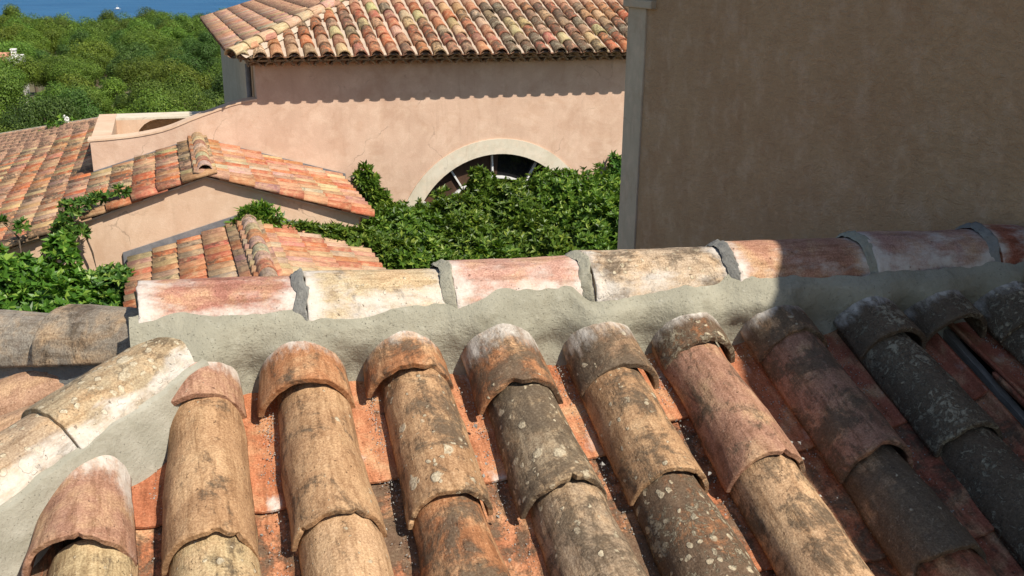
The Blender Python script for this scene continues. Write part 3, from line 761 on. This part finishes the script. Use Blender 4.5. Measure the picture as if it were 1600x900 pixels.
# genoise: two rows of tiles under the eave, with mortar bands
gme = tile_mesh('eave_tile', .34, .19, .17, .75, .022, 10, 2, 0, 0, 0, None, R(86)); gme.materials.append(TILE)
for row, (yy, zz) in enumerate(((12.09, -.635), (12.24, -.715))):
    for i in range(32):
        x = .42+SPV*i+(.11 if row else 0)
        o = link('eave_tile', gme, TILE, vroof, fr((x, yy, zz), (0, 1, .0), (0, 0, 1)), (.34, .25, .18)); tprop(o, .35, .1)
    for i in range(37):
        y = 12.5+SPV*i
        o = link('eave_tile', gme, TILE, vroof, fr((.33 if row == 0 else .46, y, zz), (1, 0, 0), (0, 0, 1)), (.34, .25, .18)); tprop(o, .35, .1)
    b0 = (yy+.03, zz+.055); 
    box('mortar_band', (.30+.13*row+.03, yy+.025, zz+.062), (7.6, YW+.1, zz+.10-.012), OLDMORTAR, vroof)
    box('mortar_band', (.33+.13*row+.025, YW+.1, zz+.062), (.56, 21.1, zz+.10-.012), OLDMORTAR, vroof)

# ---- gabled annex
SA = .325; AX, AZ = -.30, -1.70; Y0, Y1 = 10.0, YW
ann, AM = hroot('gabled_annex', -.3, 11, -5); tag(ann, 'low gabled annex with patchwork tile roof joined to the arched villa', 'house')
def ap(o, par=None):
    if par: o.parent = par
    else: o.parent = ann; o.matrix_basis = AM @ o.matrix_basis
    return o
zL = lambda x: AZ-SA*abs(x-AX)
xl_, xr_ = -7.0, 1.50
ap(prism('gable_wall', [(xl_, -5), (xr_, -5), (xr_, zL(xr_)-.055), (AX, AZ-.055), (xl_, zL(xl_)-.055)], 'y', Y0, Y0+.25, STUCCO_C))
ap(box('side_wall', (xr_-.25, Y0+.25, -5), (xr_-.003, YW-.004, zL(xr_)-.12), STUCCO_C))
aroof = ap(mk('roof', [(AX, Y0-.06, AZ-.05), (AX, YW-.004, AZ-.05), (1.62, YW-.004, zL(1.62)-.05), (1.62, Y0-.06, zL(1.62)-.05),
                       (xl_, Y0-.06, zL(xl_)-.05), (-1.72, YW-.004, zL(-1.72)-.05), (-1.72, 18.0, zL(-1.72)-.05), (-5.0, 22.7, zL(-5)-.05), (xl_, 22.7, zL(xl_)-.05)],
              [(0, 3, 2, 1), (0, 1, 5, 4), (4, 5, 6, 7, 8)], OLDMORTAR))
AA = math.atan(SA); SPA, EXA = .212, .285
lup = Vector((math.cos(AA), 0, math.sin(AA))); ln = Vector((-math.sin(AA), 0, math.cos(AA)))
rup = Vector((-math.cos(AA), 0, math.sin(AA))); rn = Vector((math.sin(AA), 0, math.cos(AA)))
pv, pf = [], []; fv, ff_ = [], []; cnt = 0
wide = [tile_mesh('annex_tile', .41, .204+.006*q, .165, .84, .024, 8, 2, 0, 0, q, None, R(86)) for q in range(3)]
for me in wide: me.materials.append(TILE)
PALA = [(.52, .27, .165), (.50, .22, .12), (.46, .17, .085), (.50, .36, .23), (.40, .28, .19), (.48, .29, .18), (.54, .17, .075), (.58, .43, .27)]
PALA = [(a, b*.9, c*.82) for a, b, c in PALA]
ncol = int((22.5-9.95)/SPA)
for i in range(ncol):
    y = 9.99+SPA*i
    start = AX if y < YW-.08 else -1.74
    if y > 18: start = -1.76-(y-18)*.70
    left_lim = -.235*(y+2.2)-.55   # roughly what the photograph sees, plus a margin
    for j in range(24):
        xl = start-.26-EXA*j
        if start > -1: xl = AX-.26-EXA*j
        if xl < max(left_lim, -6.9): break
        P = Vector((xl, y+rnd.gauss(0, .006), zL(xl)-.022)); col = rnd.choice(PALA)
        if y < 17.2: roof_tile(aroof, P, lup-ln*.06, ln, col, film=rnd.choice([.2, .35, .5]), spots=rnd.choice([.1, .3, .4]), me=rnd.choice(wide)); cnt += 1
        else: lowcover(P, lup-ln*.03, ln, fv, ff_)
    if y < YW-.08:
        for j in range(7):
            xr = AX+.26+EXA*j
            if xr > 1.70: break
            P = Vector((xr, y+rnd.gauss(0, .006), zL(xr)-.022))
            roof_tile(aroof, P, rup-rn*.06, rn, rnd.choice([(.62, .46, .30), (.60, .40, .26), (.58, .29, .17), (.55, .20, .095), (.58, .30, .18), (.46, .24, .16), (.54, .18, .085)]), film=rnd.choice([.05, .15, .3]), spots=.15, me=rnd.choice(wide)); cnt += 1
o = mk('far_cover_tiles', fv, ff_, TILE, aroof, True); tag(o, kind='stuff'); o.color = (.47, .27, .18, 1); tprop(o, .4, .3)
rme = tile_mesh('ridge_tile', .42, .196, .178, 1.1, .014, 14, 3, 0, 0, 0); rme.materials.append(TILE)
for j in range(8):
    y = Y0-.07+.31*j
    if y > YW-.2: break
    roof_tile(aroof, (AX, y, AZ+.0), (0, 1, -.016), (0, 0, 1), [(.52, .40, .30), (.42, .17, .11), (.55, .42, .30), (.45, .30, .2)][j % 4], 'ridge_tile', .3, .2, rme)
for sx in (-1, 1):
    mv, mf = [], []
    for j in range(40):
        y = Y0-.06+(YW-Y0)*j/39
        for u, dz in ((.085, .02), (.125, -.035)): mv.append((AX+sx*(u+.01*nz(j*.9, sx, 0)), y, AZ+dz-.01))
    for j in range(39): mf.append((j*2, j*2+1, j*2+3, j*2+2))
    mk('ridge_mortar', mv, mf if sx < 0 else [t[::-1] for t in mf], OLDMORTAR, aroof, True)
# verge boards of mortar under the gable edge
for sx, xe in ((-1, -6.9), (1, 1.62)):
    v = [(AX, Y0-.05, AZ-.051), (xe, Y0-.05, zL(xe)-.051), (xe, Y0-.05, zL(xe)-.074), (AX, Y0-.05, AZ-.074)]
    v += [(p[0], Y0-.004, p[2]) for p in v]
    mk('verge', v, [(0, 1, 2, 3), (7, 6, 5, 4), (0, 4, 5, 1), (1, 5, 6, 2), (2, 6, 7, 3), (3, 7, 4, 0)], OLDMORTAR, aroof)
# stone-capped far edge of the left slope
v = [(-1.72, 18.02, zL(-1.72)+.02), (-5.0, 22.72, zL(-5)+.02), (-5.1, 22.9, zL(-5)+.02), (-1.82, 18.2, zL(-1.72)+.02)]
v += [(p[0], p[1], p[2]-.35) for p in v]
mk('verge', v, [(0, 1, 2, 3), (7, 6, 5, 4), (0, 4, 5, 1), (1, 5, 6, 2), (2, 6, 7, 3), (3, 7, 4, 0)], RENDER, aroof)
# flashing where annex meets the villa wall
for sx, xe in ((-1, -1.69), (1, 1.75)):
    v = [(AX+.1*sx, YW-.006, AZ-.01), (xe, YW-.006, zL(xe)+.06), (xe, YW-.006, zL(xe)-.05), (AX+.1*sx, YW-.006, AZ-.08)]
    v += [(p[0], p[1]-.03, p[2]) for p in v]
    mk('flashing', v, [(0, 1, 2, 3), (7, 6, 5, 4), (0, 4, 5, 1), (1, 5, 6, 2), (2, 6, 7, 3), (3, 7, 4, 0)], LEAD, aroof)

# ---- smaller gabled porch in front of the annex
BX, BZ, SBP = .14, -2.31, .29
por, PM = hroot('gabled_porch', .14, 8.5, -5); tag(por, 'small gabled porch roof of red and cream tiles below the annex gable', 'porch')
def pp(o): o.parent = por; o.matrix_basis = PM @ o.matrix_basis; return o
zB = lambda x: BZ-SBP*abs(x-BX)
YB0, YB1 = 6.6, Y0-.004
pp(box('wall', (-1.12, YB0+.2, -5), (-.97, YB1, zB(-1.12)-.16), STUCCO_C)); pp(box('wall', (1.25, YB0+.2, -5), (1.40, YB1, zB(1.4)-.16), STUCCO_C))
pp(prism('gable_wall', [(-1.12, -5), (1.40, -5), (1.40, zB(1.4)-.1), (BX, BZ-.1), (-1.12, zB(-1.12)-.1)], 'y', YB0, YB0+.2, STUCCO_C))
proof = pp(mk('roof', [(BX, YB0-.06, BZ-.05), (BX, YB1, BZ-.05), (1.50, YB1, zB(1.50)-.05), (1.50, YB0-.06, zB(1.50)-.05), (-1.26, YB0-.06, zB(-1.26)-.05), (-1.26, YB1, zB(-1.26)-.05)], [(0, 3, 2, 1), (0, 1, 5, 4)], OLDMORTAR))
AB = math.atan(SBP); lup = Vector((math.cos(AB), 0, math.sin(AB))); ln = Vector((-math.sin(AB), 0, math.cos(AB))); rup = Vector((-math.cos(AB), 0, math.sin(AB))); rn = Vector((math.sin(AB), 0, math.cos(AB)))
for i in range(15):
    y = YB1-.13-.212*i
    for j in range(5):
        xl = BX-.25-.282*j
        if xl < -1.32: break
        roof_tile(proof, (xl, y, zB(xl)-.012), lup-ln*.06, ln, rnd.choice([(.50, .15, .075), (.50, .18, .09), (.50, .31, .18), (.45, .34, .21), (.34, .24, .165), (.52, .24, .14)]), film=rnd.choice([.1, .2, .4]), spots=.2, me=rnd.choice(wide))
    for j in range(6):
        xr = BX+.25+.282*j
        if xr > 1.58: break
        roof_tile(proof, (xr, y, zB(xr)-.012), rup-rn*.06, rn, rnd.choice([(.60, .43, .27), (.56, .36, .23), (.52, .19, .095), (.55, .29, .17)]), film=.12, spots=.15, me=rnd.choice(wide))
for j in range(11):
    roof_tile(proof, (BX, YB0-.05+.31*j, BZ+.03), (0, 1, -.016), (0, 0, 1), [(.46, .36, .27), (.50, .38, .27), (.40, .28, .2), (.50, .22, .12)][j % 4], 'ridge_tile', .35, .2, rme)
for sx, xe in ((-1, -1.30), (1, 1.5)):
    v = [(BX, YB1-.004, BZ+.10), (xe, YB1-.004, zB(xe)+.12), (xe, YB1-.004, zB(xe)-.05), (BX, YB1-.004, BZ-.05)]
    v += [(p[0], p[1]-.03, p[2]) for p in v]
    mk('flashing', v, [(0, 1, 2, 3), (7, 6, 5, 4), (0, 4, 5, 1), (1, 5, 6, 2), (2, 6, 7, 3), (3, 7, 4, 0)], LEAD, proof)

# ================================================================== PLANTS
def whorls(V, F, lobes, n, ll, lw, per=7, upb=.35, shell=(.78, 1.08), cut=None):
    wts = [a[3]*a[4]+a[4]*a[5]+a[3]*a[5] for a in lobes]
    for _ in range(n):
        cx, cy, cz, rx, ry, rz = rnd.choices(lobes, wts)[0]
        d = Vector((rnd.gauss(0, 1), rnd.gauss(0, 1), rnd.gauss(0, 1)))
        if d.length < 1e-3: continue
        d.normalize()
        if d.z < -.55: d.z = -d.z
        s = rnd.uniform(*shell)*(1+.30*nz(d.x*2.6+cx*7, d.y*2.6+cy*5, d.z*2.6)+.14*nz(d.x*7+cx, d.y*7, d.z*7))
        p = Vector((cx+d.x*rx*s, cy+d.y*ry*s, cz+d.z*rz*s))
        if cut and not cut(p): continue
        n_ = (Vector((d.x/rx, d.y/ry, d.z/rz)).normalized()+Vector((0, 0, upb))+Vector((rnd.gauss(0, .3), rnd.gauss(0, .3), rnd.gauss(0, .2)))).normalized()
        t1 = n_.orthogonal().normalized(); t2 = n_.cross(t1); a0 = rnd.random()*6.3
        for q in range(per):
            a = a0+6.283*q/per+rnd.gauss(0, .2); el = rnd.uniform(.15, 1.0)
            ax = (t1*math.cos(a)+t2*math.sin(a))*math.cos(el)+n_*math.sin(el)
            sd = ax.cross(n_).normalized(); nn = sd.cross(ax)
            l = ll*rnd.uniform(.65, 1.2); w = lw*rnd.uniform(.8, 1.2); b = len(V)
            V.extend([p, p+ax*l*.5+sd*w+nn*w*.35, p+ax*l-nn*l*.08, p+ax*l*.5-sd*w+nn*w*.35])
            F.append((b, b+1, b+2)); F.append((b, b+2, b+3))
def tube(pts, rads, n=7):
    v, f = [], []
    for i, p in enumerate(pts):
        p = Vector(p); a = Vector(pts[max(0, i-1)]); b = Vector(pts[min(len(pts)-1, i+1)]); d = (b-a).normalized(); t1 = d.orthogonal().normalized(); t2 = d.cross(t1)
        for q in range(n): an = 6.283*q/n; v.append(p+(t1*math.cos(an)+t2*math.sin(an))*rads[i])
    for i in range(len(pts)-1):
        for q in range(n): f.append((i*n+q, i*n+(q+1) % n, (i+1)*n+(q+1) % n, (i+1)*n+q))
    return v, f
def shrub(name, label, cat, base, lobes, n, ll, lw, mat, group=None, stems=3, per=7, inner=.5, cut=None, tint=(1, 1, 1)):
    base = h2w(base); root = tag(empty(name, base), label, cat, group)
    L = [(*(h2w(l[:3])-base), *l[3:]) for l in lobes]
    V, F = [], []
    whorls(V, F, L, n, ll, lw, per, cut=(lambda p: cut(w2h(p+base))) if cut else None)
    whorls(V, F, L, int(n*inner), ll, lw, per, shell=(.45, .8), cut=(lambda p: cut(w2h(p+base))) if cut else None)
    fo = mk('foliage', V, F, mat, root); fo.color = (*tint, 1)
    for i in range(min(stems, len(L)) if stems else 0):
        l = L[i*len(L)//stems]
        tip = Vector(l[:3])+Vector((0, 0, .3*l[5])); mid = tip*.5+Vector((rnd.gauss(0, .08), rnd.gauss(0, .08), 0))
        v, f = tube([(rnd.gauss(0, .08), rnd.gauss(0, .08), -.05), mid, tip], [.035, .024, .008]); mk('stem', v, f, BARK, root, True)
    return root
infront = lambda p: p.y < YW-.02 and not (p.x < 1.62 and p.y > Y0-.02 and p.z < zL(p.x)+.02)
offporch = lambda p: infront(p) and not (p.x < 1.66 and p.y < Y0+.3 and p.z < zB(p.x)+.03)
# the mass of evergreen shrubs below the arched window
G_ = 'evergreen shrubs below the villa wall'
shrub('evergreen_shrub', 'tall dark green shrub growing in front of the arched window', 'shrub', (3.5, 11.2, -5),
      [(3.15, 11.3, -3.22, .75, .7, .66), (3.62, 11.5, -2.72, .26, .26, .42), (4.05, 11.3, -2.95, .55, .6, .58), (3.0, 10.4, -3.5, 1.0, .8, .72), (4.0, 10.3, -3.45, .9, .8, .78), (3.55, 11.5, -2.38, .15, .15, .22), (3.75, 11.5, -2.6, .16, .16, .2)], 6600, .092, .019, LEAF, G_, cut=infront)
shrub('evergreen_shrub', 'broad dark green shrub against the grey pilaster, right of the arch', 'shrub', (5.2, 10.6, -5),
      [(4.7, 11.3, -2.88, .5, .6, .68), (5.3, 11.3, -3.02, .55, .6, .70), (5.0, 10.2, -3.25, .9, .8, .75), (5.9, 10.4, -3.12, .7, .7, .72), (4.9, 9.4, -3.6, 1.0, .8, .7)], 5600, .092, .019, LEAF, G_, cut=infront)
shrub('evergreen_shrub', 'dark green shrub between the porch roof and the arch', 'shrub', (2.3, 9.8, -5),
      [(2.25, 10.8, -3.15, .6, .6, .58), (2.0, 9.9, -3.25, .6, .7, .62), (2.7, 10.9, -3.3, .5, .5, .55), (2.9, 9.5, -3.65, .9, .8, .75), (2.1, 8.9, -3.7, .7, .7, .7)], 5600, .092, .019, LEAF, G_, cut=offporch)
shrub('evergreen_shrub', 'low green shrub crown spilling over the edge of the porch roof', 'shrub', (1.2, 9.7, -5),
      [(1.05, 9.85, -2.60, .42, .22, .14), (1.45, 9.8, -2.72, .40, .28, .18), (.75, 9.9, -2.48, .25, .12, .08), (1.8, 9.7, -2.9, .4, .4, .3)], 1300, .095, .019, LEAF, G_, cut=offporch)
shrub('climbing_shrub', 'leafy climber rising up the villa wall beside the annex roof end', 'climber', (2.05, 12.2, -5),
      [(2.06, 12.2, -2.52, .12, .10, .16), (2.18, 12.2, -2.74, .17, .13, .17), (2.3, 12.0, -3.0, .30, .28, .26), (1.95, 12.2, -2.36, .08, .07, .09), (2.0, 12.2, -2.25, .06, .05, .07), (2.12, 12.2, -2.40, .05, .05, .07)], 330, .12, .023, LEAF, stems=2, cut=infront, inner=.3)
shrub('climbing_shrub', 'leafy tip of a climber on the villa wall beside the grey pilaster', 'climber', (6.0, 12.2, -5),
      [(6.04, 12.25, -2.40, .09, .08, .17), (6.05, 12.2, -2.70, .18, .15, .26)], 130, .10, .020, LEAF_V, stems=1, cut=infront, inner=.3)
shrub('small_shrub', 'small leafy tuft growing behind the top of the porch ridge', 'shrub', (.27, 9.75, -2.5),
      [(.22, 9.78, -2.25, .15, .10, .11), (.38, 9.8, -2.28, .12, .09, .08), (.06, 9.84, -2.33, .13, .06, .04), (.30, 9.8, -2.2, .09, .07, .09)], 105, .12, .017, LEAF, stems=3, inner=.3)
shrub('broad_leaved_shrub', 'dense dark shrub at the left edge below the annex roof', 'shrub', (-2.0, 8.8, -5),
      [(-2.3, 8.9, -2.72, .40, .45, .38), (-1.9, 9.1, -2.92, .36, .4, .40), (-2.6, 8.7, -2.7, .4, .5, .55), (-2.0, 8.5, -3.2, .8, .5, .6), (-1.88, 9.3, -2.42, .16, .16, .24)], 1500, .10, .026, LEAF, cut=None, inner=.6, tint=(.85, .85, .85))
shrub('broad_leaved_shrub', 'low bright green shrub beside the left edge of the porch roof', 'shrub', (-1.35, 9.2, -5),
      [(-1.40, 9.3, -2.80, .19, .2, .20), (-1.30, 9.1, -3.0, .22, .3, .35), (-1.6, 9.2, -3.05, .3, .35, .34)], 560, .09, .024, LEAF_V, cut=None, inner=.7)
vine = shrub('climbing_vine', 'pale green vine shoots climbing over the left slope of the annex roof', 'climber', (-1.8, 9.75, -5),
      [(-1.86, 9.75, -2.25, .10, .10, .16), (-1.80, 9.82, -2.03, .08, .08, .09), (-1.66, 9.92, -1.99, .10, .05, .04), (-1.50, 9.98, -1.95, .10, .05, .035), (-1.36, 10.0, -1.92, .10, .05, .035), (-1.24, 10.02, -1.88, .07, .04, .03), (-2.50, 9.8, -2.15, .03, .03, .06), (-2.32, 9.85, -2.2, .05, .05, .05), (-1.70, 9.8, -2.3, .04, .04, .10)], 85, .09, .02, LEAF_V, stems=0, inner=.25)
for pts in ([(-1.9, 9.72, -5), (-1.92, 9.75, -3.2), (-1.84, 9.8, -2.4), (-1.78, 9.84, -2.02), (-1.5, 9.97, -1.95), (-1.22, 10.02, -1.88)], [(-2.3, 9.7, -5), (-2.34, 9.75, -3.0), (-2.36, 9.82, -2.3), (-2.5, 9.82, -2.12)], [(-1.78, 9.8, -2.2), (-1.68, 9.84, -2.3), (-1.62, 9.86, -2.55), (-1.60, 9.88, -2.75)]):
    b_ = h2w((-1.8, 9.75, -5)); v, f = tube([h2w(p)-b_ for p in pts], [.012]*(len(pts)-1)+[.004], 6); mk('stem', v, f, BARK, vine, True)

# pine wood
def crown_mesh(name, seed, nl=13, n=2600, sz=.30, flat=.75):
    r = random.Random(seed); V, F = [], []
    lobes = []
    for i in range(nl):
        a = r.random()*6.283; q = math.sqrt(r.random())
        lobes.append((Vector((q*math.cos(a)*.58, q*math.sin(a)*.58, .42*(1-q*q)+r.uniform(-.22, .20))), r.uniform(.22, .40)))
    for _ in range(n):
        c, rad = r.choice(lobes)
        d = Vector((r.gauss(0, 1), r.gauss(0, 1), r.gauss(0, 1))).normalized()
        p = c+d*rad*(r.uniform(.4, 1.0)**.5)*(1+.22*nz(d.x*3+c.x*9, d.y*3, d.z*3+seed))
        nn = (d+Vector((r.gauss(0, .3), r.gauss(0, .3), r.gauss(0, .3)))).normalized()
        t1 = nn.orthogonal().normalized(); t1 = Matrix.Rotation(r.random()*6.28, 3, nn) @ t1; t2 = nn.cross(t1)
        s = sz*.16*r.uniform(.6, 1.35); b = len(V)
        V.extend([p-t1*s, p-t2*s*.45+nn*s*.2, p+t1*s+nn*s*.35, p+t2*s*.5]); F.append((b, b+1, b+2)); F.append((b, b+2, b+3))
    return mesh(name, V, F)
near_crowns = [crown_mesh('pine_crown', 51+q, 10+q*2, 17000, .11) for q in range(3)]
for me in near_crowns: me.materials.append(NEEDLE)
crowns = [crown_mesh('pine_crown', 11+q, 11+q % 4*3, 15000, .15) for q in range(7)]
for me in crowns: me.materials.append(NEEDLE)
tv, tf = tube([(0, 0, 0), (.03, .02, .35), (-.02, .03, .7), (.02, 0, 1.0)], [.055, .045, .032, .012], 7)
for tip in ((.25, .1, 1.05), (-.2, .2, 1.02), (.05, -.25, 1.0)):
    a, b = tube([(.0, .02, .62), (tip[0]*.5, tip[1]*.5, .85), tip], [.025, .018, .006], 5); k0 = len(tv); tv += a; tf += [tuple(q+k0 for q in t) for t in b]
trunk_me = mesh('pine_trunk', tv, tf, True); trunk_me.materials.append(BARK)
TREES = 0
d = 38.0
KINDS = [('bright green round-crowned pine', (1.15, 1.15, .9)), ('deep green pine', (.66, .76, .8)), ('olive yellow-green pine', (1.35, 1.22, .8))]
while d < 338:
    stp = 6.2+d*.022
    x0, x1 = -.245*d-3, .075*d+3
    x = x0+rnd.random()*stp
    while x < x1:
        y = d+rnd.uniform(-.4, .4)*stp; xx = x+rnd.uniform(-.3, .3)*stp
        hgt = rnd.uniform(4.4, 9.2)*(.8 if d < 60 else 1); rad = rnd.uniform(.38, .56)*stp
        if abs(xx/y+.185) < .028 and 95 < y < 172: hgt = min(hgt, 6.0 if y < 120 else 8.4)
        if -42 < xx < -24 and 158 < y < 174: x += stp; continue
        if d > 230: hgt *= .78
        kd = rnd.choices((0, 1, 2), (6, 3, 3))[0]
        if d < 62 and rnd.random() < .5: kd = 1
        root = empty('pine_tree', (xx, y, zt(xx, y)-.1), rnd.random()*6.28)
        band = 'in the front rows nearest the tiled roofs' if d < 75 else 'in the middle of the wood level with the far house' if d < 200 else 'along the far edge of the wood against the sea'
        tag(root, KINDS[kd][0]+' '+band, 'tree', 'pines of the wood')
        t = link('trunk', trunk_me, None, root); t.scale = (hgt*.7, hgt*.7, hgt*.82)
        c = link('crown', rnd.choice(near_crowns if d < 75 else crowns), None, root); c.location = (0, 0, hgt*.66); c.scale = (rad*1.12, rad*1.12, max(hgt*.42, rad*.85)*rnd.uniform(.95, 1.25)); c.rotation_euler = (0, 0, rnd.random()*6.28)
        g = rnd.uniform(.85, 1.15); kc = KINDS[kd][1]; c.color = (kc[0]*g, kc[1]*g, kc[2]*g, 1)
        TREES += 1; x += stp*rnd.uniform(.85, 1.15)
    d += stp*.88
print('TREES', TREES, 'annex tiles', cnt)
# white blossom beside the far roof edge
fl = tag(empty('flowering_shrub', h2w((-2.55, 19.2, -5))), 'white blossom head just above the far edge of the tiled roof', 'flower')
V, F = [], []; whorls(V, F, [(0, 0, 2.66, .05, .05, .07), (-.06, 0, 2.58, .05, .05, .05), (.05, 0, 2.52, .05, .05, .04)], 42, .035, .013, 6); mk('blossom', V, F, PETAL, fl)
v, f = tube([(0, 0, -.5), (.03, 0, 1.2), (0, 0, 2.6)], [.03, .02, .008]); mk('stem', v, f, BARK, fl, True)
V, F = [], []; whorls(V, F, [(0, .1, 2.0, .5, .4, .6)], 400, .10, .02, 6); mk('foliage', V, F, LEAF, fl)

# far house in the wood
fx, fy = -31.0, 165.0
fz = -25.0
fh = tag(empty('distant_house', (fx, fy, fz)), 'small white house with orange roof among the trees at the left edge', 'house')
WALLW = mat_stucco('white_render', (.78, .76, .72), (.82, .80, .76), .3, .1)
ROOFO = mat_plain('orange_tile_roof', (.50, .22, .13), (.58, .30, .19), 1.2, .9, .6, .05)
mk('wall', *boxgeo(-9, -3, -1, 2.0, 4, 11.25), WALLW, fh)
mk('roof', [(-9.4, -3.4, 11.25), (2.1, -3.4, 11.25), (2.1, .5, 12.3), (-9.4, .5, 12.3), (-9.4, 4.4, 11.25), (2.1, 4.4, 11.25)], [(0, 1, 2, 3), (3, 2, 5, 4), (0, 3, 4), (1, 5, 2)], ROOFO, fh)
mk('gable_wall', *boxgeo(2.1, -3.2, -1.0, 3.6, 4.2, 11.7), WALLW, fh)
ch = mk('chimney', *boxgeo(2.5, -.7, 11.7, 3.1, .3, 12.7), WALLW, fh)
mk('chimney_cap', *boxgeo(2.4, -.85, 12.7, 3.2, .45, 12.85), WALLW, ch)
mk('window', *boxgeo(-4, -3.05, 8.0, -3.2, -2.98, 9.4), GLASS, fh)
# small boat far out
bx, by = -106.0, 1400.0
bt = tag(empty('sailing_boat', (bx, by, -60)), 'tiny white boat far out on the blue sea', 'boat')
mk('hull', [(-4, 0, 1.4), (-2.5, -1.5, 1.2), (3, -1.5, 1.2), (4, 0, 1.2), (3, 1.5, 1.2), (-2.5, 1.5, 1.2), (-3, 0, -.2), (3, 0, -.2)], [(0, 1, 2, 3, 4, 5), (0, 6, 1), (1, 6, 7, 2), (2, 7, 3), (3, 7, 4), (4, 7, 6, 5), (5, 6, 0)], WHITEP, bt)
mk('cabin', *boxgeo(-1.5, -1, 1.2, 2, 1, 2.8), WHITEP, bt)
v, f = tube([(0, 0, 1), (0, 0, 7)], [.12, .05], 5); mk('mast', v, f, WHITEP, bt)
